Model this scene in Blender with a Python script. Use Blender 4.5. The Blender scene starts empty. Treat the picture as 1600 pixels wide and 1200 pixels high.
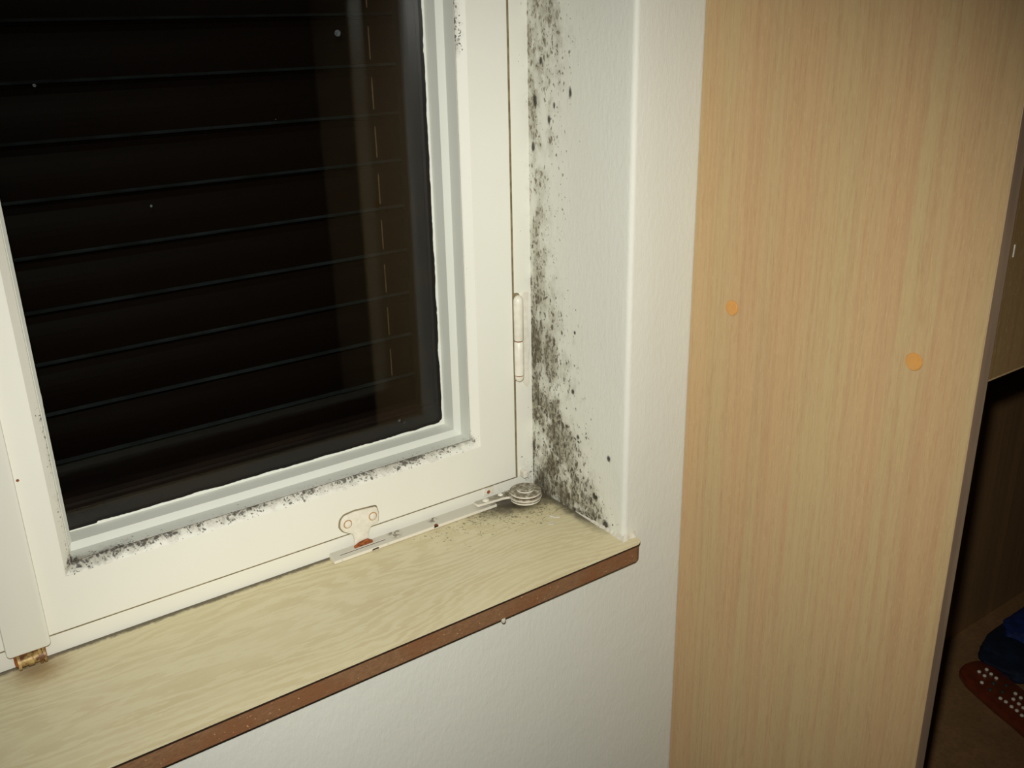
import bpy, bmesh, math, random
from mathutils import Vector, Matrix, noise as mnoise

S = 0.19            # one scene unit (the depth of the window niche) in metres
SC = bpy.context.scene
COL = SC.collection

# ------------------------------------------------------------------ camera
cam_d = bpy.data.cameras.new('camera')
cam = bpy.data.objects.new('camera', cam_d)
COL.objects.link(cam)
CAM = Vector((-3.81209, -5.15389, 3.27119))
right = Vector((0.81233, -0.58286, -0.01992))
fwd = Vector((0.53857, 0.76283, -0.35782))
up = Vector((0.22375, 0.27994, 0.93358))
m = Matrix((right, up, -fwd)).transposed().to_4x4()
m.translation = CAM * S
cam.matrix_world = m
cam_d.sensor_width = 36
cam_d.lens = 1504.4 / 1600 * 36
cam_d.clip_start = 0.01
SC.camera = cam

# ------------------------------------------------------------------ light
SC.view_settings.view_transform = 'Standard'
SC.view_settings.look = 'None'
SC.view_settings.gamma = 1
SC.view_settings.use_curve_mapping = False
SC.view_settings.exposure = 0.0

world = bpy.data.worlds.new('night'); SC.world = world
world.use_nodes = True
world.node_tree.nodes['Background'].inputs[0].default_value = (0.02, 0.025, 0.04, 1)
world.node_tree.nodes['Background'].inputs[1].default_value = 0.1

# the camera's own flash, a little above and to the left of the lens
fl_d = bpy.data.lights.new('camera_flash', 'SPOT')
fl_d.energy = 55
fl_d.shadow_soft_size = 0.012
fl_d.spot_size = math.radians(84)
fl_d.spot_blend = 1.0
fl_d.color = (1.0, 0.985, 0.94)
fl = bpy.data.objects.new('camera_flash', fl_d)
COL.objects.link(fl)
fl.location = (CAM + right * -0.08 + up * 0.27) * S
aim = (fwd + up * -0.10 + right * -0.03).normalized()
fl.rotation_euler = aim.to_track_quat('-Z', 'Y').to_euler()

# a weak ceiling lamp further back in the room
lp_d = bpy.data.lights.new('room_lamp', 'AREA')
lp_d.energy = 0.5
lp_d.size = 0.4
lp_d.color = (1.0, 0.86, 0.66)
lp = bpy.data.objects.new('room_lamp', lp_d)
COL.objects.link(lp)
lp.location = (-0.9, -1.9, 1.5)

# ------------------------------------------------------------------ node helper
def srgb(r, g, b):
    def c(v):
        v /= 255
        return v / 12.92 if v <= 0.04045 else ((v + 0.055) / 1.055) ** 2.4
    return (c(r), c(g), c(b), 1)

class NT:
    def __init__(s, name):
        s.m = bpy.data.materials.new(name); s.m.use_nodes = True
        s.t = s.m.node_tree; s.n = s.t.nodes; s.l = s.t.links
        s.b = s.n['Principled BSDF']
    def new(s, t, **k):
        n = s.n.new(t)
        for a, v in k.items(): setattr(n, a, v)
        return n
    def put(s, sock, v):
        if isinstance(v, bpy.types.NodeSocket): s.l.new(v, sock)
        elif v is not None:
            if isinstance(v, (int, float)) and hasattr(sock.default_value, '__len__'):
                sock.default_value = [v] * len(sock.default_value)
            else: sock.default_value = v
    def pos(s):
        """world position in scene units"""
        g = s.new('ShaderNodeNewGeometry')
        return s.vm('SCALE', g.outputs['Position'], scale=1 / S)
    def vm(s, op, a, b=None, scale=None):
        n = s.new('ShaderNodeVectorMath', operation=op)
        s.put(n.inputs[0], a)
        if b is not None: s.put(n.inputs[1], b)
        if scale is not None: s.put(n.inputs['Scale'], scale)
        return n.outputs['Value'] if op in ('DISTANCE', 'LENGTH', 'DOT_PRODUCT') else n.outputs[0]
    def mt(s, op, a, b=None, c=None, clamp=False):
        n = s.new('ShaderNodeMath', operation=op); n.use_clamp = clamp
        s.put(n.inputs[0], a)
        if b is not None: s.put(n.inputs[1], b)
        if c is not None: s.put(n.inputs[2], c)
        return n.outputs[0]
    def sep(s, v):
        n = s.new('ShaderNodeSeparateXYZ'); s.put(n.inputs[0], v); return n.outputs
    def comb(s, x, y, z):
        n = s.new('ShaderNodeCombineXYZ')
        for i, v in enumerate((x, y, z)): s.put(n.inputs[i], v)
        return n.outputs[0]
    def noise(s, v, scale, detail=3, rough=0.5, dist=0):
        n = s.new('ShaderNodeTexNoise'); s.put(n.inputs['Vector'], v)
        s.put(n.inputs['Scale'], scale); s.put(n.inputs['Detail'], detail)
        s.put(n.inputs['Roughness'], rough); s.put(n.inputs['Distortion'], dist)
        return n.outputs['Fac']
    def voro(s, v, scale, rnd=1.0):
        n = s.new('ShaderNodeTexVoronoi'); s.put(n.inputs['Vector'], v)
        s.put(n.inputs['Scale'], scale); s.put(n.inputs['Randomness'], rnd)
        return n.outputs['Distance'], n.outputs['Color']
    def step(s, x, a, b, lo=0.0, hi=1.0):
        n = s.new('ShaderNodeMapRange', interpolation_type='SMOOTHSTEP')
        for i, v in enumerate((x, a, b, lo, hi)): s.put(n.inputs[i], v)
        return n.outputs[0]
    def mix(s, f, a, b):
        n = s.new('ShaderNodeMix', data_type='RGBA')
        s.put(n.inputs[0], f); s.put(n.inputs[6], a); s.put(n.inputs[7], b)
        return n.outputs[2]
    def attr(s, name):
        return s.new('ShaderNodeAttribute', attribute_name=name).outputs['Fac']
    def bump(s, h, strength=0.3, dist=0.001):
        n = s.new('ShaderNodeBump'); s.put(n.inputs['Height'], h)
        n.inputs['Strength'].default_value = strength; n.inputs['Distance'].default_value = dist
        s.l.new(n.outputs[0], s.b.inputs['Normal'])
    def done(s, col=None, rough=None, spec=None, metal=None):
        if col is not None: s.put(s.b.inputs['Base Color'], col)
        if rough is not None: s.put(s.b.inputs['Roughness'], rough)
        if spec is not None: s.b.inputs['Specular IOR Level'].default_value = spec
        if metal is not None: s.put(s.b.inputs['Metallic'], metal)
        return s.m

M = {}
def mould_spots(n, v, dens):
    """dark colony mask for a density field dens (0..1)"""
    big = n.noise(v, 5.0, 3, 0.6)
    d2 = n.mt('MULTIPLY', dens, n.step(big, 0.34, 0.60, 0.45, 1.2))
    vv = n.vm('ADD', v, n.vm('SCALE', n.comb(n.noise(v, 22, 2), n.noise(n.vm('ADD', v, (7, 3, 1)), 22, 2), n.noise(n.vm('ADD', v, (2, 9, 5)), 22, 2)), scale=0.05))
    out = None
    for sc, mx, k in ((37, 0.82, 1.0), (21, 0.52, 0.95), (70, 1.0, 0.9)):
        dist, colr = n.voro(vv, sc)
        rnd = n.sep(colr)[0]
        # radius of each colony: only some cells hold one, more as the density rises
        rad = n.mt('MULTIPLY', n.mt('SUBTRACT', n.mt('MULTIPLY', d2, 1.12), rnd), mx, clamp=True)
        msk = n.mt('MULTIPLY', n.step(dist, n.mt('MULTIPLY', rad, 0.55), n.mt('ADD', rad, 0.10), 1.0, 0.0), n.step(rad, 0.0, 0.10))
        msk = n.mt('MULTIPLY', msk, k)
        out = msk if out is None else n.mt('MAXIMUM', out, msk)
    return out, d2

# --- painted plaster
n = NT('wall_paint')
p = n.pos()
base = n.mix(n.noise(p, 2.0, 4), srgb(217, 217, 203), srgb(222, 222, 209))
dens = n.attr('mould')
pv = n.vm('MULTIPLY', p, (1.0, 1.0, 0.62))
sp, d2 = mould_spots(n, pv, dens)
haze = n.mt('MULTIPLY', n.step(n.mt('ADD', d2, n.mt('MULTIPLY', n.mt('SUBTRACT', n.noise(pv, 14, 4, 0.65), 0.5), 1.1)), 0.20, 1.10), 0.78)
c = n.mix(haze, base, srgb(130, 124, 98))
tone = n.mix(n.noise(pv, 9, 2), srgb(34, 31, 25), srgb(96, 86, 64))
tone = n.mix(n.step(n.mt('ADD', n.sep(p)[2], n.mt('MULTIPLY', n.noise(pv, 5, 2), 0.8)), 1.3, 2.6, 0.0, 0.55), tone, srgb(128, 116, 86))
c = n.mix(n.mt('MULTIPLY', sp, n.step(n.noise(pv, 28, 2), 0.25, 0.6, 0.35, 0.97)), c, tone)
# single larger colonies at their own places on the reveal
for (yy, zz, r, sz) in ((-.429, 2.825, .019, 2.2), (-.837, .536, .022, 1.3), (-.048, 2.469, .022, 1.8), (-.462, .895, .020, 1.3),
                    (-.519, .58, .018, 1.3), (-.138, 3.002, .020, 1.5), (-.074, 2.758, .025, 2), (-.219, 2.65, .018, 2),
                    (-.272, 2.742, .014, 1.6), (-.816, .036, .04, 1.0), (-.48, 1.316, .012, 1.4), (-.70, .20, .03, 1.0)):
    dy = n.mt('SUBTRACT', n.sep(p)[1], yy); dz = n.mt('DIVIDE', n.mt('SUBTRACT', n.sep(p)[2], zz), sz)
    d = n.mt('SQRT', n.mt('ADD', n.mt('MULTIPLY', dy, dy), n.mt('MULTIPLY', dz, dz)))
    d = n.mt('ADD', d, n.mt('MULTIPLY', n.mt('SUBTRACT', n.noise(p, 40, 2), 0.5), r * 0.8))
    msk = n.mt('MULTIPLY', n.step(d, r * 0.4, r * 1.1, 0.92, 0.0), n.step(n.sep(p)[0], 0.02, 0.05, 1, 0))
    c = n.mix(msk, c, srgb(38, 34, 26))
h = n.mt('ADD', n.noise(n.vm('MULTIPLY', p, (1, 1, 0.45)), 36, 4, 0.65), n.mt('MULTIPLY', n.noise(p, 6, 2), 0.8))
n.bump(h, 0.55, 0.0011)
M['wall'] = n.done(c, 0.62, 0.35)

# --- window paint: white gloss enamel with hints of dirt given by the attribute "dirt"
def window_paint(name, ca, cb, rough=0.38):
    n = NT(name); p = n.pos()
    base = n.mix(n.noise(p, 3.0, 3), ca, cb)
    dirt = n.attr('dirt')
    sp, d2 = mould_spots(n, n.vm('ADD', p, (3.1, 0.4, 1.7)), dirt)
    hz = n.mt('MULTIPLY', n.step(n.mt('ADD', dirt, n.mt('MULTIPLY', n.mt('SUBTRACT', n.noise(p, 18, 4, 0.7), 0.5), 1.3)), 0.2, 1.2), 0.8)
    c = n.mix(hz, base, srgb(112, 106, 88))
    c = n.mix(n.mt('MULTIPLY', sp, 0.85), c, srgb(48, 42, 34))
    n.bump(n.noise(n.vm('MULTIPLY', p, (1, 1, 1)), 30, 3), 0.12, 0.0006)
    return n.done(c, rough, 0.45)
M['white'] = window_paint('window_enamel', srgb(229, 228, 214), srgb(233, 232, 219))
M['bead'] = window_paint('bead_enamel', srgb(214, 216, 204), srgb(220, 222, 211))

def plain(name, a, b, rough=0.5, scale=8, spec=0.4, metal=0.0, bump=0.0, stretch=(1, 1, 1)):
    n = NT(name); p = n.vm('MULTIPLY', n.pos(), stretch)
    f = n.step(n.noise(p, scale, 4, 0.6), 0.35, 0.65)
    if bump: n.bump(n.noise(p, scale * 3, 3), bump, 0.0006)
    return n.done(n.mix(f, a, b), rough, spec, metal)

M['hardware'] = plain('painted_hardware', srgb(222, 216, 198), srgb(232, 228, 212), 0.35, 20, bump=0.15)
M['grime'] = plain('grime', srgb(48, 42, 32), srgb(120, 108, 84), 0.9, 30)
M['rust_pale'] = plain('pale_rust', srgb(196, 160, 104), srgb(170, 118, 66), 0.8, 30)
M['rust'] = plain('rust', srgb(160, 88, 42), srgb(104, 54, 26), 0.85, 40, bump=0.4)
M['joint'] = plain('joint_grime', srgb(112, 98, 68), srgb(142, 128, 96), 0.9, 12)

# hinge arm: paint with grime gathered towards the pivot (x > -0.55)
n = NT('arm_enamel'); p = n.pos(); s = n.sep(p)
near = n.step(s[0], -0.62, -0.30)
topf = n.step(n.sep(n.new('ShaderNodeNewGeometry').outputs['Normal'])[2], 0.4, 0.8)
g = n.mt('MULTIPLY', n.step(n.noise(p, 30, 4, 0.7), 0.28, 0.56), n.mt('MULTIPLY', near, n.mt('ADD', n.mt('MULTIPLY', topf, 0.95), 0.05)))
c = n.mix(topf, srgb(228, 222, 204), srgb(196, 192, 176))
c = n.mix(g, c, srgb(108, 98, 74))
for (xx, r) in ((-0.90, .03), (-1.20, .04)):
    d = n.vm('DISTANCE', n.vm('MULTIPLY', p, (1, 1, 0)), (xx, -.045, 0))
    c = n.mix(n.mt('MULTIPLY', n.step(d, r * .4, r * 1.6, 0.8, 0), n.step(n.noise(p, 45, 2), 0.42, 0.55)), c, srgb(96, 84, 66))
M['arm'] = n.done(c, 0.42, 0.4)

# --- windowsill laminate
n = NT('sill_laminate'); p = n.pos(); s = n.sep(p)
q = n.vm('MULTIPLY', p, (0.34, 1.15, 1))
rings = n.mt('ADD', n.mt('MULTIPLY', s[1], 11.0), n.mt('MULTIPLY', n.noise(q, 1.0, 1.5, 0.45), 26.0))
rings = n.mt('ADD', rings, n.mt('MULTIPLY', n.noise(n.vm('MULTIPLY', p, (1.6, 7, 1)), 2.4, 4, 0.65), 2.6))
tri = n.mt('PINGPONG', rings, 0.5)
line = n.mt('ADD', n.mt('MULTIPLY', n.step(tri, 0.04, 0.40), n.step(n.noise(n.vm('MULTIPLY', p, (1.0, 4, 1)), 2.0, 3), 0.35, 0.6, 0.45, 1.0)), n.step(n.noise(p, 1.4, 2), 0.3, 0.7, 0.0, 0.25))
fib = n.noise(n.vm('MULTIPLY', p, (2.5, 40, 1)), 1.6, 4, 0.6)
f = n.mt('ADD', n.mt('MULTIPLY', line, 0.62), n.mt('MULTIPLY', fib, 0.42), clamp=True)
c = n.mix(f, srgb(218, 210, 174), srgb(201, 188, 148))
c = n.mix(n.mt('MULTIPLY', n.step(n.noise(p, 0.9, 2), 0.35, 0.7), 0.35), c, srgb(208, 198, 158))
# grime close to the frame, mould in the corner with the stay arm's shadow painted in, rust under the bolt: each with its own shape
wob = n.mt('MULTIPLY', n.mt('SUBTRACT', n.noise(p, 16, 4, 0.7), 0.5), 0.10)
edge = n.step(n.mt('ADD', s[1], n.mt('MULTIPLY', wob, 0.6)), -0.050, -0.018)
c = n.mix(n.mt('MULTIPLY', edge, 0.92), c, srgb(84, 74, 54))
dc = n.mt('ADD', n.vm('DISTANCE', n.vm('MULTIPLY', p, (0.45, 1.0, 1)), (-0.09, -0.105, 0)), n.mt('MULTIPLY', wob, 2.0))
c = n.mix(n.step(dc, 0.07, 0.25, 0.95, 0), c, srgb(72, 66, 52))  # corner mould and grime, darkened further as painted shade under the stay arm
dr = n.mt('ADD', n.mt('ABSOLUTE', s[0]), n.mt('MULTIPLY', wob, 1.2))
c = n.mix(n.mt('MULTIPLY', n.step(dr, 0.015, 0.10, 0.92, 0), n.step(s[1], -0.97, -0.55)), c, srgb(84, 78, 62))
d3 = n.mt('ADD', n.vm('DISTANCE', n.vm('MULTIPLY', p, (1, 1.2, 1)), (-3.42, -0.13, 0)), n.mt('MULTIPLY', wob, 1.6))
c = n.mix(n.step(d3, 0.02, 0.22, 0.5, 0), c, srgb(150, 108, 52))
sp, _ = mould_spots(n, n.vm('ADD', p, (1.7, 2.3, 0)), n.step(dc, 0.15, 0.65, 0.5, 0.0))
c = n.mix(n.mt('MULTIPLY', sp, 0.7), c, srgb(70, 60, 44))
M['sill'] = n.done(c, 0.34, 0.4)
n = NT('fibreboard_edge'); p = n.pos()
c = n.mix(n.noise(n.vm('MULTIPLY', p, (0.8, 1, 2)), 30, 5, 0.7), srgb(86, 62, 42), srgb(160, 120, 84))
c = n.mix(n.step(n.noise(p, 3.2, 3), 0.42, 0.68, 0, 0.7), c, srgb(126, 82, 50))
c = n.mix(n.step(n.noise(p, 55, 2), 0.68, 0.74), c, srgb(200, 150, 110))
n.bump(n.noise(p, 60, 3), 0.5, 0.0008)
M['core'] = n.done(c, 0.85, 0.2)
M['black_edge'] = plain('edge_shadow', srgb(34, 22, 14), srgb(50, 34, 20), 0.6, 12)  # near-black colour paints the shadow lines along the sill's front edge

# --- beech laminate on the tall side panel (grain runs along z)
def beech(name, ca, cb, cc, rough=0.42, axis='y', k=1.0):
    n = NT(name); p = n.pos()
    b1 = n.noise(n.vm('MULTIPLY', p, (3.2, 3.2, 0.10)), 1.6, 4, 0.55)
    b2 = n.noise(n.vm('MULTIPLY', p, (16, 16, 0.30)), 1.8, 5, 0.65, 0.2)
    c = n.mix(n.step(b1, 0.36, 0.64), ca, cb)
    c = n.mix(n.mt('MULTIPLY', n.step(b2, 0.40, 0.66), 0.45), c, cc)
    fl = n.noise(n.vm('MULTIPLY', p, (70, 70, 5.0)), 1.5, 3, 0.6)
    c = n.mix(n.mt('MULTIPLY', n.step(fl, 0.50, 0.70), 0.26 * k), c, srgb(158, 118, 76))
    fl2 = n.noise(n.vm('MULTIPLY', p, (90, 90, 14)), 1.5, 2, 0.6)
    c = n.mix(n.mt('MULTIPLY', n.step(fl2, 0.54, 0.72), 0.18 * k), c, srgb(220, 194, 148))
    n.bump(fl, 0.12, 0.0004)
    return n.done(c, rough, 0.4)
M['beech'] = beech('beech_laminate', srgb(192, 159, 115), srgb(189, 164, 118), srgb(177, 140, 100))
M['beech_edge'] = plain('beech_edge_band', srgb(158, 132, 108), srgb(176, 148, 118), 0.55, 10, stretch=(1, 1, 0.1))
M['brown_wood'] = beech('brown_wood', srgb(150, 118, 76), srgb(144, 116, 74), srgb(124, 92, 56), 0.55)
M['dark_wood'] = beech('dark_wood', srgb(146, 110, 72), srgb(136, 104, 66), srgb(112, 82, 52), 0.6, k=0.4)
M['cap'] = plain('cap_plastic', srgb(204, 146, 74), srgb(212, 154, 82), 0.28, 14, 0.5)

# --- outside of the glass
M['outer_wood'] = plain('dark_stained_wood', srgb(30, 19, 12), srgb(20, 13, 9), 0.6, 6, 0.12, stretch=(0.4, 1, 1))
n = NT('shutter_slat'); p = n.pos()
n.bump(n.noise(n.vm('MULTIPLY', p, (0.5, 1, 8)), 6, 3), 0.1, 0.0006)
M['slat'] = n.done(n.mix(n.noise(n.vm('MULTIPLY', p, (0.3, 1, 6)), 4, 3), srgb(22, 12, 8), srgb(30, 17, 11)), 0.55, 0.10)
M['slat_lip_glint'] = plain('slat_lip_glint', srgb(60, 64, 66), srgb(44, 46, 47), 0.32, 4)  # lighter blue-grey paints the flash glint along each slat's lip
M['tape'] = plain('pale_tape', srgb(130, 100, 70), srgb(100, 76, 52), 0.6, 20)
def glass(name, k, tint):
    n = NT(name)
    for x in list(n.n):
        if x.type != 'OUTPUT_MATERIAL': n.n.remove(x)
    lw = n.new('ShaderNodeLayerWeight'); lw.inputs['Blend'].default_value = 0.5
    fz = n.mt('MULTIPLY', n.mt('ADD', n.mt('MULTIPLY', n.mt('POWER', lw.outputs['Facing'], 5.0), 0.96), 0.04), k)
    tr = n.new('ShaderNodeBsdfTransparent'); tr.inputs[0].default_value = tint
    gl = n.new('ShaderNodeBsdfGlossy'); gl.inputs['Roughness'].default_value = 0.008
    mx = n.new('ShaderNodeMixShader'); n.l.new(fz, mx.inputs[0]); n.l.new(tr.outputs[0], mx.inputs[1]); n.l.new(gl.outputs[0], mx.inputs[2])
    n.l.new(mx.outputs[0], [x for x in n.n if x.type == 'OUTPUT_MATERIAL'][0].inputs[0])
    return n.m
M['glass'] = glass('window_glass', 0.75, (0.95, 0.965, 0.95, 1))
M['glass_outer'] = glass('outer_window_glass', 0.28, (0.93, 0.95, 0.93, 1))
M['smudge'] = plain('dried_droplet', srgb(74, 80, 78), srgb(40, 44, 44), 0.7, 30)

n = NT('remote_shell'); p = n.pos()
n.b.inputs['Coat Weight'].default_value = 0.25
M['remote'] = n.done(n.mix(n.noise(p, 9, 3), srgb(62, 28, 17), srgb(136, 60, 30)), 0.25, 0.5)
M['dark_rust'] = plain('dark_rust', srgb(84, 50, 30), srgb(44, 30, 20), 0.9, 40)
M['button'] = plain('rubber_button', srgb(222, 214, 190), srgb(232, 224, 204), 0.5, 30)
M['button_dark'] = plain('green_rubber_button', srgb(50, 70, 56), srgb(40, 58, 48), 0.5, 30)
M['navy'] = plain('navy_cloth', srgb(10, 28, 50), srgb(7, 17, 34), 0.8, 8, bump=0.5)
M['blue'] = plain('blue_cloth', srgb(16, 42, 104), srgb(12, 30, 74), 0.75, 8, bump=0.5)
M['black_trim'] = plain('black_cloth', srgb(26, 28, 32), srgb(14, 16, 20), 0.8, 10)
M['brass'] = plain('tarnished_brass', srgb(196, 168, 104), srgb(110, 72, 46), 0.5, 22, 0.5, 0.25, 0.1)
M['plaster'] = plain('filler', srgb(214, 210, 196), srgb(196, 190, 172), 0.8, 14, bump=0.5)
M['room'] = plain('room_wall_paint', srgb(150, 144, 128), srgb(142, 136, 120), 0.9, 2)
M['carpet'] = plain('floor_covering', srgb(70, 58, 46), srgb(60, 48, 38), 0.95, 20)

# ------------------------------------------------------------------ mesh helpers (coordinates in scene units, world axes)
def wloc(o):
    v = Vector(o.location)
    while o.parent: o = o.parent; v = v + Vector(o.location)
    return v

def obj(name, bm, mats, parent=None, smooth=False, origin=None, angle=None):
    """link a bmesh written in world units as ONE object whose origin sits at its base"""
    if not isinstance(mats, (list, tuple)): mats = [mats]
    bm.normal_update()
    vs = [v.co for v in bm.verts]
    if origin is None:
        lo = [min(v[i] for v in vs) for i in range(3)]; hi = [max(v[i] for v in vs) for i in range(3)]
        origin = ((lo[0] + hi[0]) / 2, (lo[1] + hi[1]) / 2, lo[2])
    org = Vector(origin) * S
    for v in bm.verts: v.co = v.co * S - org
    me = bpy.data.meshes.new(name); bm.to_mesh(me); bm.free()
    for k in mats: me.materials.append(M[k])
    o = bpy.data.objects.new(name, me); COL.objects.link(o)
    if parent is not None:
        o.parent = parent; o.location = org - wloc(parent)
    else: o.location = org
    if smooth:
        for pl in me.polygons: pl.use_smooth = True
        me.set_sharp_from_angle(angle=math.radians(angle or 40))
    return o

def thing(name, label=None, cat=None, loc=(0, 0, 0), group=None, kind=None):
    o = bpy.data.objects.new(name, None); COL.objects.link(o)
    o.location = Vector(loc) * S; o.empty_display_size = 0.05
    return tag(o, label, cat, group, kind)

def tag(o, label=None, cat=None, group=None, kind=None):
    if label: o['label'] = label
    if cat: o['category'] = cat
    if group: o['group'] = group
    if kind: o['kind'] = kind
    return o

def box(bm, a, b, bev=0.0, seg=2, mi=0):
    x0, x1 = sorted((a[0], b[0])); y0, y1 = sorted((a[1], b[1])); z0, z1 = sorted((a[2], b[2]))
    vs = [bm.verts.new((x, y, z)) for x in (x0, x1) for y in (y0, y1) for z in (z0, z1)]
    fs = [bm.faces.new([vs[i] for i in f]) for f in ((0, 1, 3, 2), (4, 6, 7, 5), (0, 4, 5, 1), (2, 3, 7, 6), (0, 2, 6, 4), (1, 5, 7, 3))]
    for f in fs: f.material_index = mi
    if bev:
        es = list({e for f in fs for e in f.edges})
        bmesh.ops.bevel(bm, geom=es, offset=bev, segments=seg, affect='EDGES', profile=0.5, clamp_overlap=True, material=-1)
    return fs

def cyl(bm, c0, c1, r0, r1=None, n=24, caps=True, mi=0):
    c0, c1 = Vector(c0), Vector(c1); r1 = r0 if r1 is None else r1
    d = (c1 - c0).normalized(); a = d.orthogonal().normalized(); b = d.cross(a)
    A = [bm.verts.new(c0 + (a * math.cos(t) + b * math.sin(t)) * r0) for t in [2 * math.pi * i / n for i in range(n)]]
    B = [bm.verts.new(c1 + (a * math.cos(t) + b * math.sin(t)) * r1) for t in [2 * math.pi * i / n for i in range(n)]]
    for i in range(n):
        bm.faces.new((A[i], A[(i + 1) % n], B[(i + 1) % n], B[i])).material_index = mi
    if caps:
        bm.faces.new(A[::-1]).material_index = mi; bm.faces.new(B).material_index = mi

def lathe(bm, c, axis, prof, n=24, mi=0):
    """prof: list of (radius, distance along axis)"""
    c = Vector(c); d = Vector(axis).normalized(); a = d.orthogonal().normalized(); b = d.cross(a)
    rings = []
    for r, h in prof:
        if r < 1e-6: rings.append([bm.verts.new(c + d * h)])
        else: rings.append([bm.verts.new(c + d * h + (a * math.cos(t) + b * math.sin(t)) * r) for t in [2 * math.pi * i / n for i in range(n)]])
    for A, B in zip(rings, rings[1:]):
        for i in range(n):
            j = (i + 1) % n
            if len(A) == 1 and len(B) > 1: f = bm.faces.new((A[0], B[j], B[i]))
            elif len(B) == 1 and len(A) > 1: f = bm.faces.new((A[i], A[j], B[0]))
            elif len(A) > 1: f = bm.faces.new((A[i], A[j], B[j], B[i]))
            else: continue
            f.material_index = mi
    if len(rings[0]) > 1: bm.faces.new(rings[0][::-1]).material_index = mi
    if len(rings[-1]) > 1: bm.faces.new(rings[-1]).material_index = mi

def prism(bm, pts, lo, hi, axis='z', bev=0.0, mi=0, mi_side=None):
    """extrude a 2-D outline; axis z: pts are (x, y), axis y: pts are (x, z)"""
    def P(p, h): return (p[0], p[1], h) if axis == 'z' else (p[0], h, p[1])
    A = [bm.verts.new(P(p, lo)) for p in pts]; B = [bm.verts.new(P(p, hi)) for p in pts]
    k = len(pts); fs = []
    fs.append(bm.faces.new(A[::-1])); fs.append(bm.faces.new(B))
    for f in fs: f.material_index = mi
    for i in range(k):
        f = bm.faces.new((A[i], A[(i + 1) % k], B[(i + 1) % k], B[i])); f.material_index = mi if mi_side is None else mi_side; fs.append(f)
    bmesh.ops.recalc_face_normals(bm, faces=fs)
    if bev:
        es = [e for f in fs[:2] for e in f.edges]
        bmesh.ops.bevel(bm, geom=list(set(es)), offset=bev, segments=2, affect='EDGES', profile=0.5, clamp_overlap=True, material=-1)

def round_poly(pts, r, seg=5):
    """round the corners of an outline; r = one radius or a list"""
    out = []; k = len(pts)
    for i in range(k):
        rr = r[i] if isinstance(r, (list, tuple)) else r
        p = Vector(pts[i]); a = Vector(pts[i - 1]) - p; b = Vector(pts[(i + 1) % k]) - p
        if rr <= 0: out.append(tuple(p)); continue
        t = min(rr, a.length * 0.45, b.length * 0.45)
        A = p + a.normalized() * t; B = p + b.normalized() * t
        for j in range(seg + 1):
            u = j / seg
            out.append(tuple((1 - u) ** 2 * A + 2 * u * (1 - u) * p + u * u * B))
    return out

def ring_loft(bm, loops, nx=1, closed=False, mi=0, jit=None):
    """loops: (x_left, x_right, z_bottom, z_top, y); joined one to the next all the way round the rectangle"""
    rows = []
    for (xl, xr, zb, zt, y) in loops:
        c = [(xl, zb), (xr, zb), (xr, zt), (xl, zt)]; row = []
        for i in range(4):
            a, b = c[i], c[(i + 1) % 4]
            for j in range(nx):
                t = j / nx
                row.append(bm.verts.new((a[0] + (b[0] - a[0]) * t, y, a[1] + (b[1] - a[1]) * t)))
        rows.append(row)
    pairs = list(zip(rows, rows[1:])) + ([(rows[-1], rows[0])] if closed else [])
    k = 4 * nx
    for A, B in pairs:
        for i in range(k):
            bm.faces.new((A[i], A[(i + 1) % k], B[(i + 1) % k], B[i])).material_index = mi
    return rows

def set_attr(o, name, fn):
    me = o.data; a = me.attributes.new(name, 'FLOAT', 'POINT')
    off = wloc(o)
    for i, v in enumerate(me.vertices): a.data[i].value = fn((v.co + off) / S)

def clamp(v, a=0.0, b=1.0): return max(a, min(b, v))
rng = random.Random(7)

# ------------------------------------------------------------------ the setting
ZT = 5.8            # top of the window niche
XL = -7.0           # left side of the window niche
ZS = -0.1335        # underside of the sill
FL, CE = -5.4, 8.2  # floor and ceiling

# mould density over the reveal, rows by height, columns by distance from the frame
MC = (0, .08, .15, .25, .35, .5, .7, .85, 1)
MR = [(-.13, (1, 1, 1, 1, 1, .95, .85, .6, .15)), (.0, (1, 1, 1, 1, .98, .95, .80, .5, .10)),
      (.12, (1, 1, 1, 1, .95, .86, .62, .30, .05)), (.25, (1, 1, .98, .95, .9, .78, .46, .14, .01)), (.42, (1, 1, .95, .9, .80, .60, .25, .06, .0)),
      (.65, (.85, .98, .92, .84, .72, .46, .14, .02, .0)), (1.1, (.95, .98, .86, .74, .52, .22, .05, 0, 0)),
      (1.45, (.7, .75, .64, .52, .32, .12, .02, 0, 0)), (1.7, (.55, .66, .48, .36, .20, .06, 0, 0, 0)),
      (2.1, (.5, .64, .46, .30, .16, .05, 0, 0, 0)), (2.5, (.55, .70, .52, .38, .24, .08, .02, 0, 0)),
      (2.9, (.62, .80, .62, .5, .38, .14, .02, 0, 0)), (3.4, (.66, .80, .66, .6, .46, .18, .03, 0, 0)), (6, (.5, .7, .5, .4, .3, .1, 0, 0, 0))]
def mould_at(p):
    if p.x > 0.03 or p.x < -0.01 or p.z < ZS - 0.001: return 0.0
    d = clamp(-p.y); z = p.z
    i = max(j for j in range(len(MR) - 1) if MR[j][0] <= max(z, MR[0][0]))
    t = clamp((z - MR[i][0]) / (MR[i + 1][0] - MR[i][0]))
    k = max(j for j in range(len(MC) - 1) if MC[j] <= d)
    u = clamp((d - MC[k]) / (MC[k + 1] - MC[k]))
    f = lambda r: r[k] * (1 - u) + r[k + 1] * u
    return f(MR[i][1]) * (1 - t) + f(MR[i + 1][1]) * t

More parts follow.
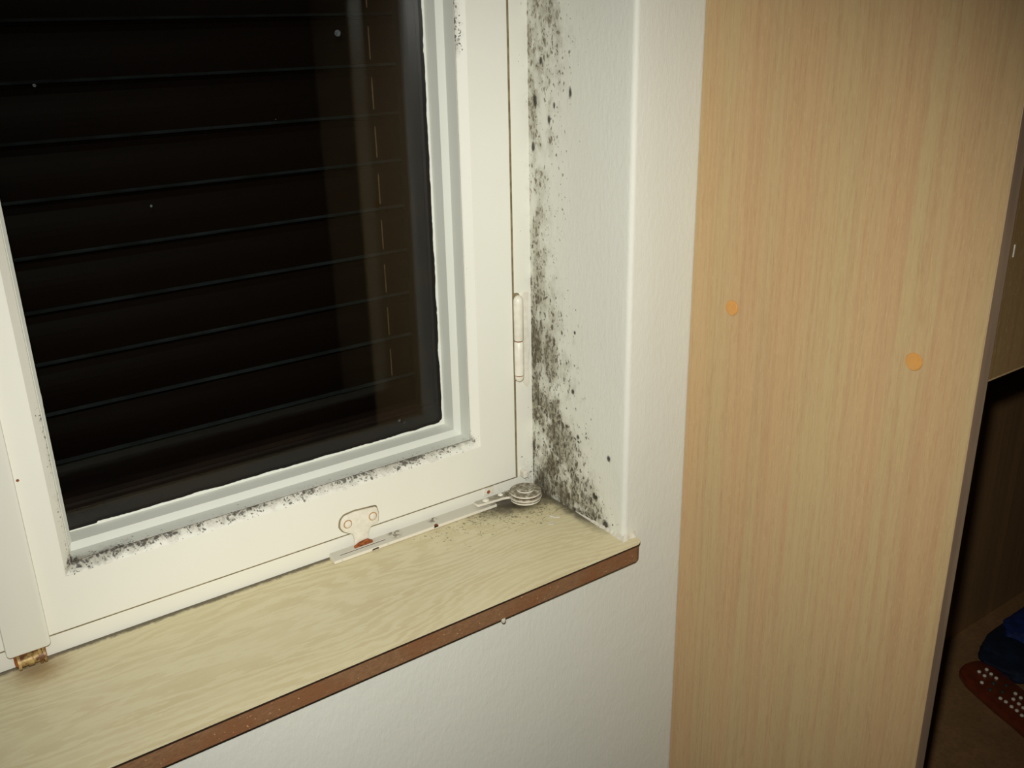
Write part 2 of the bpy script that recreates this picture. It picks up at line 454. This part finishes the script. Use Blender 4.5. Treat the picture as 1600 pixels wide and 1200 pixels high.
def wall_window():
    bm = bmesh.new()
    # reveal on the right of the niche with its rounded arris, then the wall face to the right
    R = 0.032
    path = [(0, 0.9)] + [(0, -y / 26 * (1 - R)) for y in range(0, 27)]
    path += [(R - R * math.cos(a), -(1 - R) - R * math.sin(a)) for a in [math.pi / 2 * i / 6 for i in range(1, 7)]]
    path += [(0.2, -1), (0.5, -1), (1, -1), (16, -1)]
    zs = [ZS] + [ZS + (3.6 - ZS) * i / 70 for i in range(1, 71)] + [4.2, ZT]
    G = [[bm.verts.new((x, y, z)) for z in zs] for x, y in path]
    for i in range(len(path) - 1):
        for j in range(len(zs) - 1):
            bm.faces.new((G[i][j], G[i + 1][j], G[i + 1][j + 1], G[i][j + 1])).smooth = True
    def quad(a, b, c, d): bm.faces.new([bm.verts.new(v) for v in (a, b, c, d)])
    quad((XL, -1, FL), (16, -1, FL), (16, -1, ZS), (XL, -1, ZS))
    quad((XL, -1, ZT), (16, -1, ZT), (16, -1, CE), (XL, -1, CE))
    quad((-14, -1, FL), (XL, -1, FL), (XL, -1, CE), (-14, -1, CE))
    quad((XL, .9, ZS), (XL, -1, ZS), (XL, -1, ZT), (XL, .9, ZT))          # left reveal
    quad((XL, -1, ZT), (0, -1, ZT), (0, .9, ZT), (XL, .9, ZT))            # head of the niche
    quad((XL, -1, ZS), (XL, .9, ZS), (0, .9, ZS), (0, -1, ZS))            # bed of the sill
    o = obj('wall_window', bm, 'wall', origin=(0, -1, FL))
    set_attr(o, 'mould', mould_at)
    return tag(o, kind='structure')
wall_window()

def slab(name, a, b, mat, kind='structure'):
    bm = bmesh.new(); box(bm, a, b); o = obj(name, bm, mat); o['kind'] = kind; return o
slab('floor', (-14, -20, FL - .3), (16, 1.2, FL), 'carpet')
slab('ceiling', (-14, -20, CE), (16, 1.2, CE + .3), 'room')
slab('wall_left', (-14.3, -20, FL), (-14, 1.2, CE), 'room')
slab('wall_right', (16, -20, FL), (16.3, 1.2, CE), 'room')
slab('wall_rear', (-14, -20.3, FL), (16, -20, CE), 'room')

# plaster filler worked into the joint between sill and reveal (part of the wall finish)
def filler():
    bm = bmesh.new(); N = 60; rows = []
    for i in range(N + 1):
        t = i / N
        if t < 0.86: y = -0.52 - t / 0.86 * 0.49; x = 0.0
        else: y = -1.0; x = (t - 0.86) / 0.14 * 0.10
        nz = mnoise.noise(Vector((t * 19, 3.3, 1))) * 0.5 + 0.5; n2 = mnoise.noise(Vector((t * 31, 9.3, 4))) * 0.5 + 0.5
        w = (0.006 + 0.030 * nz) * (0.15 + 0.85 * t); h = (0.012 + 0.035 * n2) * (0.2 + 0.8 * t)
        if t < 0.86: rows.append([(x - w, y - (0.02 if t > .8 else 0), 0.0005), (x - w * 0.45, y, h * 0.6), (x + 0.002, y, h * 1.4)])
        else: rows.append([(x - w * .2, y - w * 0.9, 0.0005), (x, y - w * 0.4, h * 0.6), (x + 0.002, y + 0.002, h * 1.4)])
    V = [[bm.verts.new(p) for p in r] for r in rows]
    for A, B in zip(V, V[1:]):
        for j in range(2): bm.faces.new((A[j], A[j + 1], B[j + 1], B[j]))
    o = obj('trim_1', bm, 'plaster', smooth=True, angle=70); o['kind'] = 'structure'
filler()

# ------------------------------------------------------------------ window
W = thing('window_1', loc=(-3.45, 0.1, 0), kind='structure')
SB, SR = 0.137, -0.173       # sash bottom, sash right edge
SM = -3.45                   # middle of the window, under the cover strip
GAP = 0.011
def outer_frame():
    bm = bmesh.new()
    ring_loft(bm, [(XL, 0, 0.002, ZT, .36), (XL, 0, 0.002, ZT, 0.0),
                   (XL + .17 - GAP, SR + GAP, SB - GAP, ZT - .15, 0.0),
                   (XL + .17 - GAP, SR + GAP, SB - GAP, ZT - .15, 0.05),
                   (XL + .25, SR - .06, SB + .06, ZT - .22, 0.05), (XL + .25, SR - .06, SB + .06, ZT - .22, .36)], nx=24, closed=True)
    bmesh.ops.recalc_face_normals(bm, faces=bm.faces)
    o = obj('window_frame', bm, 'white', W)
    def dirt(p):
        v = 0.0
        if p.x > -0.02 and p.z < 3.6: v = 0.18
        if p.z < 0.12 and p.x > -0.45: v = max(v, 0.65 * clamp((p.x + 0.5) / 0.3))
        return v
    set_attr(o, 'dirt', dirt)
outer_frame()
# dark line of grime in the joint between frame and sash
bm = bmesh.new()
ring_loft(bm, [(XL + .17 - GAP, SR + GAP, SB - GAP, ZT - .15, 0.012), (XL + .17, SR, SB, ZT - .15, 0.012)])
ring_loft(bm, [(XL + .17 - GAP - .02, SR + .0315, SB - .0205, ZT - .13, -0.0008), (XL + .17 - GAP, SR + GAP, SB - GAP, ZT - .15, -0.0008)], nx=1)
obj('joint_grime', bm, 'joint', W)

def sash(xl, xr, nm, flip=False):
    zt = 5.62
    s = None
    bl, br = (0.255, 0.301)      # stile widths left / right
    if flip: bl, br = 0.301, 0.255
    ol, orr, ob, ot = xl + bl, xr - br, 0.465, zt - .30
    bm = bmesh.new()
    e = 0.007
    L = [(xl, xr, SB, zt, .24), (xl, xr, SB, zt, -.03 + e), (xl + e * .4, xr - e * .4, SB + e * .4, zt - e * .4, -.03 + e * .4), (xl + e, xr - e, SB + e, zt - e, -.03),
         (ol - .030, orr + .030, ob - .030, ot + .03, -.03), (ol - .012, orr + .012, ob - .012, ot + .012, -.03),
         (ol, orr, ob, ot, -.0295), (ol + .045, orr - .045, ob + .046, ot - .045, .012), (ol + .050, orr - .050, ob + .050, ot - .045, .020), (ol + .050, orr - .050, ob + .050, ot - .045, .24)]
    ring_loft(bm, L, nx=44, closed=True)
    bmesh.ops.recalc_face_normals(bm, faces=bm.faces)
    o = obj(nm, bm, 'white', W)
    def dirt(p):
        # attribute lives on the chamfer beside the glass: rows y > -0.03
        x, y, z = p.x, p.y, p.z
        v = 0.0
        if y > 0.005 and z < ob + .06:
            t = clamp((x - xl) / (xr - xl))
            v = 0.80 + 0.45 * (mnoise.noise(Vector((x * 2.3, 1, 0))))
            if t < 0.22: v = 0.95
            if t > 0.93: v = 0.9
        elif abs(y + .0295) < .0003 and z < ob + .01 and ol - .01 < x < orr + .01:
            v = 0.30 if x > ol + .3 else 0.55
        elif y > 0.005 and x > orr - .06 and z > 3.05: v = 0.6
        elif y > 0.005 and x < ol + .06 and z < 1.4: v = 0.42
        elif y > 0.005 and x > orr - .06: v = 0.12
        return v
    set_attr(o, 'dirt', dirt)
    # glazing bead: two plain steps with a chamfer between them
    bm = bmesh.new()
    a, b, c, t = ol + .049, orr - .049, ob + .049, ot - .044
    ring_loft(bm, [(a, b, c, t, .26), (a, b, c, t, .03), (a + .001, b - .001, c + .001, t - .001, .022), (a + .003, b - .003, c + .003, t - .003, .02),
                   (a + .006, b - .004, c + .004, t - .004, .022), (a + .006, b - .004, c + .004, t - .004, .135), (a + .040, b - .040, c + .038, t - .04, .172),
                   (a + .040, b - .040, c + .040, t - .04, .300), (a, b, c, t, .300)], nx=30, closed=True)
    bmesh.ops.recalc_face_normals(bm, faces=bm.faces)
    g = obj('glazing_bead', bm, 'bead', o)
    set_attr(g, 'dirt', lambda p: (0.35 if p.y < .06 and p.z < c + .02 else 0.0) + (0.45 if p.z < c + .02 and p.x < a + .35 and p.y < .1 else 0))
    # line of grime where bead and sash meet
    bm = bmesh.new(); rw = []
    N = 240
    for i in range(N + 1):
        x = a + (b - a) * i / N; w = 0.002 + 0.013 * max(0, mnoise.noise(Vector((x * 9, 2, 5))) + .25)
        rw.append((bm.verts.new((x, .0185, c - w)), bm.verts.new((x, .0195, c + .004))))
    for A, B in zip(rw, rw[1:]): bm.faces.new((A[0], B[0], B[1], A[1]))
    rw = []
    for i in range(N + 1):
        z = c + (t - c) * i / N; w = 0.001 + 0.006 * max(0, mnoise.noise(Vector((z * 7, 8, 5))) + .1)
        rw.append((bm.verts.new((b + w, .0185, z)), bm.verts.new((b - .002, .0195, z))))
    for A, B in zip(rw, rw[1:]): bm.faces.new((A[0], B[0], B[1], A[1]))
    k = obj('grime_line', bm, 'grime', o)
    # pane
    gx0, gx1, gz0, gz1 = a + .035, b - .035, c + .035, t - .035
    bm = bmesh.new(); box(bm, (gx0, .302, gz0), (gx1, .322, gz1)); pn = obj('pane', bm, 'glass', o)
    # ragged edge of paint that ran onto the glass
    bm = bmesh.new(); ins = (a + .040, b - .040, c + .040, t - .040)
    base = [(ins[0], ins[2]), (ins[1], ins[2]), (ins[1], ins[3]), (ins[0], ins[3])]
    cx, cz = (ins[0] + ins[1]) / 2, (ins[2] + ins[3]) / 2
    outl, inl = [], []
    for i in range(4):
        A, B = Vector(base[i]), Vector(base[(i + 1) % 4]); nrm = Vector((-(B - A).y, (B - A).x)).normalized()
        K = 260
        for j in range(K):
            t_ = j / K; P = A + (B - A) * t_; ln = (B - A).length
            dd = min(t_, 1 - t_) * ln
            w = 0.010 + 0.012 * abs(mnoise.noise(Vector((P.x * 5, P.y * 5, i)))) + 0.006 * abs(mnoise.noise(Vector((P.x * 33, P.y * 33, i))))
            if i == 0 and P.x < ins[0] + .17: w = 0.006
            Rr = 0.055
            Q = P + nrm * w
            # rounded corners
            for (qx, qz, sx, sz) in ((ins[0], ins[2], 1, 1), (ins[1], ins[2], -1, 1), (ins[1], ins[3], -1, -1), (ins[0], ins[3], 1, -1)):
                ux, uz = (Q.x - qx) * sx - w, (Q.y - qz) * sz - w
                rr = Rr if sx < 0 else 0.012
                if ux < rr and uz < rr:
                    v = Vector((ux - rr, uz - rr))
                    if v.length > rr:
                        v = v.normalized() * rr
                        Q = Vector((qx + sx * (w + rr + v.x), qz + sz * (w + rr + v.y)))
            outl.append(bm.verts.new((P.x - nrm.x * .012, 0.295, P.y - nrm.y * .012))); inl.append(bm.verts.new((Q.x, .3012, Q.y)))
    for i in range(len(outl)):
        j = (i + 1) % len(outl); bm.faces.new((outl[i], outl[j], inl[j], inl[i]))
    obj('paint_edge', bm, 'bead', o)
    return o
sr = sash(SM, SR, 'sash')
sl = sash(XL + .17, SM - .006, 'sash', True)

# dried droplets on the glass
for (x, z, r) in ((-1.154, 3.192, .024), (-1.588, 2.736, .004), (-2.357, 2.332, .009), (-2.831, 2.991, .010), (-.92, .672, .012), (-.88, .645, .009)):
    bm = bmesh.new()
    pts = [(x + math.cos(a) * r * (0.8 + .35 * mnoise.noise(Vector((a * 2, x * 9, z)))), z + math.sin(a) * r * (0.8 + .35 * mnoise.noise(Vector((a * 2, x, z * 7))))) for a in [2 * math.pi * i / 14 for i in range(14)]]
    prism(bm, pts, .3005, .302, 'y'); obj('dried_droplet', bm, 'smudge', sr)

# outer glazing layer: dark stained wood with a second pane
OX = thing('window_2', loc=(-3.45, 0.6, 0), kind='structure')
def outer_sash(xl, xr):
    bm = bmesh.new(); e = .012
    ring_loft(bm, [(xl, xr, .30, 5.7, .72), (xl, xr, .30, 5.7, .58), (xl + .12, xr - .14, .575, 5.4, .58), (xl + .135, xr - .155, .59, 5.38, .592), (xl + .135, xr - .155, .59, 5.38, .60),
                   (xl + .17, xr - .25, .61, 5.35, .625), (xl + .17, xr - .25, .61, 5.35, .72)], closed=True)
    bmesh.ops.recalc_face_normals(bm, faces=bm.faces)
    o = obj('outer_sash', bm, 'outer_wood', OX)
    bm = bmesh.new(); box(bm, (xl + .16, .696, .60), (xr - .24, .716, 5.36)); obj('outer_pane', bm, 'glass_outer', o)
    return o
outer_sash(SM + .03, -.30); outer_sash(XL + .1, SM - .03)
bm = bmesh.new()
ring_loft(bm, [(XL, 0, .02, ZT, .80), (XL, 0, .02, ZT, .50), (XL + .1, -.28, .30, ZT - .1, .50), (XL + .1, -.28, .30, ZT - .1, .80)], closed=True)
bmesh.ops.recalc_face_normals(bm, faces=bm.faces)
obj('outer_frame', bm, 'outer_wood', OX)

# cover strip over the meeting of the two sashes, with its bolt below
bm = bmesh.new()
pts = round_poly([(-3.563, .118), (-3.343, .118), (-3.343, 5.6), (-3.563, 5.6)], [.026, .026, .02, .02])
prism(bm, pts, -.092, -.032, 'y', bev=.010)
strip = obj('cover_strip', bm, 'white', W, smooth=True, angle=35)
bm = bmesh.new(); lathe(bm, (-3.322, -.0325, 1.086), (0, -1, 0), [(.008, 0), (.006, .003), (0, .004)], 10); obj('rust_speck', bm, 'rust', strip)
bolt = bmesh.new()
cyl(bolt, (-3.508, -.062, .062), (-3.385, -.062, .062), .030, n=20)
for x in (-3.512, -3.405, -3.385):
    cyl(bolt, (x - .007, -.062, .062), (x + .007, -.062, .062), .045, n=20)
cyl(bolt, (-3.470, -.062, .062), (-3.44, -.062, .062), .038, n=20)
obj('bolt_roller', bolt, 'brass', W, smooth=True)
bm = bmesh.new(); box(bm, (-3.53, -.045, .025), (-3.37, -.001, .118), .004); obj('bolt_plate', bm, 'rust', W)

# hinge on the right stile
H = bmesh.new()
hx, hy, hr = -.137, -.040, .034
lathe(H, (hx, hy, 1.180), (0, 0, 1), [(hr - .004, 0), (hr, .006), (hr, .285), (hr * .8, .305), (hr * .4, .317), (0, .320)], 28)
hb = obj('hinge_barrel', H, 'hardware', W, smooth=True)
H = bmesh.new()
lathe(H, (hx, hy, 1.172), (0, 0, -1), [(hr - .004, 0), (hr, .006), (hr, .245)], 28)
obj('hinge_barrel', H, 'hardware', W, smooth=True)
H = bmesh.new()
lathe(H, (hx, hy, .920), (0, 0, -1), [(hr - .004, 0), (hr - .002, .008), (hr * .85, .028), (hr * .4, .042), (0, .045)], 28)
obj('hinge_cap', H, 'hardware', W, smooth=True)
H = bmesh.new()
prism(H, round_poly([(hx - .040, .868), (hx + .040, .868), (hx + .040, 1.506), (hx - .040, 1.506)], .03), -.004, -.0005, 'y')
obj('grime_outline', H, 'joint', W)
H = bmesh.new(); cyl(H, (hx, hy, .915), (hx, hy, 1.182), hr - .006, n=20); obj('hinge_pin', H, 'rust', W)
H = bmesh.new()
prism(H, round_poly([(-.088, .86), (-.048, .80), (-.026, .84), (-.034, .98), (-.018, 1.12), (-.040, 1.30), (-.024, 1.50), (-.085, 1.50), (-.092, 1.46)], .015), -.010, .001, 'y', bev=.003)
obj('hinge_leaf', H, 'hardware', W)

# stay arm lying on the sill
A = bmesh.new()
# channel: base, front lip and back lip, with a slot between x -1.62 and -1.28
def bar(x0, x1, prof, bev=.002):
    V0 = [A.verts.new((x0, y, z)) for y, z in prof]; V1 = [A.verts.new((x1, y, z)) for y, z in prof]; k = len(prof)
    fs = [A.faces.new(V0[::-1]), A.faces.new(V1)] + [A.faces.new((V0[i], V0[(i + 1) % k], V1[(i + 1) % k], V1[i])) for i in range(k)]
    bmesh.ops.recalc_face_normals(A, faces=fs)
    bmesh.ops.bevel(A, geom=list({e for f in fs for e in f.edges}), offset=bev, segments=2, affect='EDGES', profile=0.5, clamp_overlap=True, material=-1)
bar(-1.28, -.40, [(-.104, .003), (-.030, .003), (-.030, .048), (-.104, .024)])
bar(-1.668, -1.61, [(-.104, .003), (-.030, .003), (-.030, .048), (-.104, .024)])
bar(-1.615, -1.275, [(-.104, .003), (-.074, .003), (-.074, .0337), (-.104, .024)], .001)
bar(-1.615, -1.275, [(-.066, .003), (-.030, .003), (-.030, .048), (-.066, .0363)], .001)
stay = obj('stay_arm', A, 'arm', W)
A = bmesh.new(); box(A, (-1.612, -.0745, .002), (-1.278, -.0655, .0325)); obj('slot', A, 'dark_rust', stay)
A = bmesh.new()
prism(A, round_poly([(-.56, -.100), (-.34, -.118), (-.20, -.175), (-.16, -.10), (-.24, -.045), (-.56, -.040)], .02), .046, .066, 'z', bev=.004)
obj('pivot_plate', A, 'arm', stay)
for (z0, z1, r) in ((.028, .048, .110), (.055, .075, .120), (.082, .103, .114)):
    A = bmesh.new(); e = .006
    lathe(A, (-.198, -.172, z0), (0, 0, 1), [(r - e, 0), (r, e), (r, z1 - z0 - e), (r - e, z1 - z0)], 40)
    obj('pivot_disc', A, 'arm', stay, smooth=True)
A = bmesh.new(); cyl(A, (-.198, -.172, .031), (-.198, -.172, .10), .104, n=36); obj('pivot_core', A, 'dark_rust', stay)
A = bmesh.new(); lathe(A, (-.198, -.172, .104), (0, 0, 1), [(.062, 0), (.060, .008), (.04, .016), (.028, .012), (0, .011)], 28); obj('rivet', A, 'arm', stay, smooth=True)
A = bmesh.new(); lathe(A, (-.198, -.172, .030), (0, 0, -1), [(.058, 0), (.056, .012), (.04, .026), (0, .0285)], 28); obj('rivet', A, 'hardware', stay, smooth=True)
for (x, y, r) in ((-.475, -.075, .026), (-.345, -.070, .020)):
    A = bmesh.new(); lathe(A, (x, y, .066), (0, 0, 1), [(r, 0), (r * .9, .006), (r * .5, .011), (0, .012)], 16); obj('rivet', A, 'hardware', stay, smooth=True)
A = bmesh.new(); prism(A, round_poly([(-.44, .058), (-.36, .066), (-.36, .118), (-.44, .112)], .006), -.012, 0.001, 'y', bev=.002); lt = obj('latch_tab', A, 'hardware', W)
A = bmesh.new(); lathe(A, (-.408, -.0125, .085), (0, -1, 0), [(.014, 0), (.010, .002), (0, .003)], 12); obj('rust_spot', A, 'rust', lt)
A = bmesh.new(); box(A, (-.125, -.06, .12), (-.085, -.002, .175), .01); obj('pivot_stop', A, 'hardware', W)

# bracket screwed to the sash, its tongue running in the slot of the arm
B = bmesh.new()
pts = [(-1.470, .292), (-1.313, .279), (-1.300, .225), (-1.308, .163), (-1.345, .158), (-1.375, .138), (-1.386, .110), (-1.389, .040), (-1.487, .036),
       (-1.490, .112), (-1.500, .138), (-1.524, .152), (-1.560, .176), (-1.580, .209), (-1.571, .257), (-1.544, .284)]
prism(B, round_poly(pts, .014, 3), -.046, -.030, 'y', bev=.004)
br = obj('slide_bracket', B, 'hardware', W, smooth=True, angle=30)
B = bmesh.new()
o2 = round_poly([(-1.474, .300), (-1.308, .286), (-1.293, .225), (-1.300, .157), (-1.345, .150), (-1.52, .143), (-1.566, .170), (-1.589, .209), (-1.579, .262), (-1.548, .291)], .014, 3)
prism(B, o2, -.0325, -.0295, 'y'); obj('grime_outline', B, 'joint', br)
for (x, z) in ((-1.527, .222), (-1.346, .220)):
    B = bmesh.new(); lathe(B, (x, -.046, z), (0, -1, 0), [(.030, 0), (.030, .0015)], 20); ri = obj('rust_ring', B, 'rust_pale', br)
    B = bmesh.new(); lathe(B, (x, -.047, z), (0, -1, 0), [(.024, 0), (.023, .005), (.012, .009), (0, .010)], 20); sc_ = obj('screw', B, 'hardware', br, smooth=True)
B = bmesh.new()
prism(B, round_poly([(-1.50, .030), (-1.375, .026), (-1.36, .050), (-1.40, .075), (-1.46, .068), (-1.50, .050)], .012), -.060, -.044, 'y', bev=.004)
obj('rusty_tongue', B, 'rust', br)['label'] = 'rusted foot of the bracket'
B = bmesh.new(); prism(B, round_poly([(-.925, .010), (-.885, .012), (-.895, .034), (-.915, .034)], .006), -.104, -.097, 'y'); obj('rust_chip', B, 'rust', stay)
B = bmesh.new(); prism(B, round_poly([(-1.40, .006), (-1.345, .008), (-1.352, .018), (-1.392, .016)], .004), -.1055, -.1035, 'y'); obj('rust_chip', B, 'dark_rust', stay)

# ------------------------------------------------------------------ windowsill
sill = thing('window_sill', 'thin light wood-look sill board with raw brown edge under the mouldy window', 'window sill', (-3.4, -.5, ZS))
HX, SF = .098, -1.1014
outline = [(XL, .30), (XL, SF)]
r = .075
outline += [(HX - r + r * math.sin(a), SF + r - r * math.cos(a)) for a in [math.pi / 2 * i / 10 for i in range(11)]]
outline += [(HX, -1.001), (-.002, -1.001), (-.002, .30)]
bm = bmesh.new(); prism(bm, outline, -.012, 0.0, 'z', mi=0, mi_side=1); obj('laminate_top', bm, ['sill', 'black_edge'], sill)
def inset(o, d):
    return [(x + (d if x == XL else 0), y) if y > -1.0 or x < -.5 and False else (x - d * (x > -.2 and y < -1.0) * (1 if x > HX - .06 else 0), y + d * (y < -1.02)) for x, y in o]
core = inset(outline, .006)
bm = bmesh.new(); prism(bm, core, ZS + .008, -.012, 'z'); obj('board_core', bm, 'core', sill)['label'] = 'raw brown fibreboard edge'
bm = bmesh.new(); prism(bm, inset(outline, .010), ZS, ZS + .008, 'z'); obj('underside_shadow', bm, 'black_edge', sill)  # thin dark sheet added to draw the shadow line below the board

bm = bmesh.new(); lathe(bm, (-1.045, SF + .010, ZS + .012), (0, 0, -1), [(.012, 0), (.015, .012), (.013, .026), (.006, .035), (0, .038)], 14)
obj('paint_drip', bm, 'plaster', sill, smooth=True)
flakes = [((-.169, -.469), .040, .010, .9), ((-.244, -.537), .022, .016, .2)]
for i, ((x, y), a, b, th) in enumerate(flakes):
    bm = bmesh.new()
    pts = [(x + math.cos(th) * a * u - math.sin(th) * b * v, y + math.sin(th) * -a * u - math.cos(th) * b * v) for u, v in ((-1, -.4), (-.3, -1), (.7, -.8), (1, .1), (.4, 1), (-.5, .7))]
    prism(bm, pts, .0006, .008, 'z', bev=.001)
    tag(obj('paint_flake', bm, 'plaster'), ['thin white sliver of paint lying on the sill near the mouldy corner', 'small white chip of paint on the sill, nearer the front edge than the sliver'][i], 'paint flake')

# ------------------------------------------------------------------ roller shutter outside
sh = thing('roller_shutter', 'closed dark brown roller shutter of horizontal slats outside the window glass', 'shutter', (-3.5, 1.03, .1))
bm = bmesh.new()
P_, Z0 = .3265, .674
prof = []
for k in range(-1, 15):
    z = Z0 + k * P_
    # lip at the bottom of each slat, bulging face above
    prof += [(z - .022, 1.050, 0), (z - .012, 1.022, 0), (z - .002, 1.012, 0), (z + .004, 1.012, 0), (z + .020, 1.036, 1)]
    for j in range(1, 8):
        t = j / 8; prof.append((z + .020 + (P_ - .042) * t, 1.036 - .024 * math.sin(math.pi * t), 0))
rows = []
for (z, y, mi) in prof:
    rows.append((bm.verts.new((XL + .03, y, z)), bm.verts.new((-.03, y, z)), mi))
for A_, B_ in zip(rows, rows[1:]):
    f = bm.faces.new((A_[0], A_[1], B_[1], B_[0])); f.smooth = False; f.material_index = B_[2]
bmesh.ops.solidify(bm, geom=bm.faces[:], thickness=-.02)
obj('slat_curtain', bm, ['slat', 'slat_lip_glint'], sh)
bm = bmesh.new(); box(bm, (XL + .03, .985, .12), (-.03, 1.06, .345), .02); obj('bottom_bar', bm, 'slat', sh)
for x in (XL + .0, -.06):
    bm = bmesh.new(); box(bm, (x, .94, .05), (x + .06, 1.10, ZT)); obj('guide_rail', bm, 'outer_wood', sh)
for k in range(0, 14):
    z = Z0 + k * P_; bm = bmesh.new(); box(bm, (-.587, .996, z + .05), (-.583, 1.006, z + .26))
    obj('slat_mark', bm, 'tape', sh)['label'] = 'short pale vertical line on a slat'
bm = bmesh.new(); box(bm, (XL, .8, -.12), (0, 1.7, .05), .01); o = obj('trim_2', bm, 'outer_wood'); o['kind'] = 'structure'

# ------------------------------------------------------------------ desk unit with tall beech side panel
PX, PT, PF = .527, .0928, -2.915
unit = thing('wall_unit', 'tall beech-look storage unit to the right of the window, one side panel facing it', 'shelf unit', (3.9, -2, FL))
bm = bmesh.new()
box(bm, (PX, PF + .004, FL), (PX + .002, -1.004, CE - .9), mi=0)
box(bm, (PX + .002, PF, FL), (PX + PT, -1.004, CE - .9), .003, mi=1)
for f in bm.faces:
    n_ = f.normal
    if f.material_index == 1:
        f.normal_update()
        if abs(f.normal.x) > .9: f.material_index = 0
side = obj('side_panel', bm, ['beech', 'beech_edge'], unit)
for (y, z, k) in ((-1.343, 1.584, 1), (-2.570, 1.579, 1)):
    bm = bmesh.new(); lathe(bm, (PX, y, z), (-1, 0, 0), [(.046, 0), (.047, .005), (.044, .009), (.034, .0105), (0, .011)], 30)
    obj('screw_cap', bm, 'cap', side, smooth=True)['label'] = 'orange-tan screw cap nearest the window' if y > -2 else 'orange-tan screw cap near the front edge'
bm = bmesh.new(); box(bm, (7.2, PF, FL), (7.3, -1.004, CE - .9), .003); obj('side_panel', bm, 'beech', unit)
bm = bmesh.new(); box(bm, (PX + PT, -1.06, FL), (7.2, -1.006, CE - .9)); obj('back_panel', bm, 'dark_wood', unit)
LZ = -2.655
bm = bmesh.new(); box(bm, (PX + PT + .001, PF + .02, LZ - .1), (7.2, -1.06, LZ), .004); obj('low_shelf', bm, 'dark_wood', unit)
# upper cupboard: body and front
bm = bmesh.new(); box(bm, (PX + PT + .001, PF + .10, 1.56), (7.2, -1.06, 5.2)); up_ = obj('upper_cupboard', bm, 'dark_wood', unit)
for (x0, x1) in ((PX + PT + .006, 3.9), (3.91, 7.19)):
    bm = bmesh.new(); box(bm, (x0, PF + .012, 1.548), (x1, PF + .10, 5.2), .003)
    f_ = obj('cupboard_door', bm, 'brown_wood', unit)
bm = bmesh.new(); box(bm, (.674, PF + .008, 2.16), (.680, PF + .0125, 2.22)); obj('pale_chip', bm, 'plaster', unit)['label'] = 'small pale chip beside the side panel'
bm = bmesh.new(); box(bm, (PX + PT + .006, PF + .0115, 1.540), (7.19, PF + .10, 1.5485), .001); obj('edge_band', bm, 'beech', unit)

# ------------------------------------------------------------------ remote control on the low shelf
DX, DY = -.5, -.866
rem = thing('remote_control', 'red-brown remote control with small white buttons on the low shelf', 'remote control', (3.85, -1.9, LZ))
outl = round_poly([(3.89, -1.44), (4.01, -1.425), (4.17, -1.47), (4.19, -1.62), (4.10, -1.90), (3.98, -2.25), (3.90, -2.52), (3.76, -2.62), (3.56, -2.58),
                   (3.50, -2.45), (3.56, -2.25), (3.61, -2.12), (3.66, -1.942), (3.73, -1.74), (3.80, -1.56)], [.04, .05, .06, .05, .1, .1, .06, .1, .06, .06, .1, .1, .1, .1, .06])
bm = bmesh.new(); prism(bm, outl, LZ + .001, LZ + .10, 'z', bev=.026); obj('remote_shell', bm, 'remote', rem, smooth=True, angle=35)
bt = [(3.988, -1.583), (3.972, -1.645), (4.073, -1.608), (4.044, -1.668), (4.025, -1.728), (3.86, -1.683), (3.785, -1.901), (3.778, -1.955), (3.756, -2.019), (3.743, -2.074),
      (3.717, -2.133), (3.954, -1.947), (3.865, -1.976), (3.843, -2.038), (3.823, -2.09), (3.936, -2.006), (3.91, -2.07), (3.89, -2.13), (3.80, -2.15), (3.70, -2.19)]
bd = [(3.933, -1.754), (3.825, -1.784), (3.997, -1.839), (3.884, -1.866)]
for lst, mt_ in ((bt, 'button'), (bd, 'button_dark')):
    for (x, y) in lst:
        bm = bmesh.new(); lathe(bm, (x, y, LZ + .098), (0, 0, 1), [(.017, 0), (.017, .010), (.011, .017), (0, .019)], 12)
        b_ = obj('button', bm, mt_, rem, smooth=True)
        if mt_ == 'button_dark': b_['label'] = 'dark green button'

# blue cloths
def blob(name, mat, c, rad, seed, parent=None, flat=1.0, amp=.12):
    bm = bmesh.new(); bmesh.ops.create_icosphere(bm, subdivisions=5, radius=1)
    for v in bm.verts:
        d = v.co.normalized()
        s_ = [math.copysign(abs(q_) ** .72, q_) for q_ in d]
        w = 1 + amp * mnoise.noise(d * 2.1 + Vector((seed, 0, 0))) + amp * .3 * mnoise.noise(d * 7 + Vector((seed, 3, 0)))
        z = s_[2] * rad[2] * w
        if z < -rad[2] * .8: z = -rad[2] * .8
        v.co = Vector((c[0] + s_[0] * rad[0] * w, c[1] + s_[1] * rad[1] * w, c[2] + z))
    return obj(name, bm, mat, parent, smooth=True, angle=180)
t = blob('folded_cloth', 'navy', (4.77, -1.67, LZ + .082), (.60, .34, .10), 4.2)
tag(t, 'dark navy folded cloth beside the remote control on the low shelf', 'cloth')
t = blob('cloth_pouch', 'blue', (4.98, -1.58, LZ + .082 + .10 + .050), (.40, .20, .065), 9.1)
tag(t, 'smaller bright blue cloth pouch resting on the navy cloth', 'pouch')
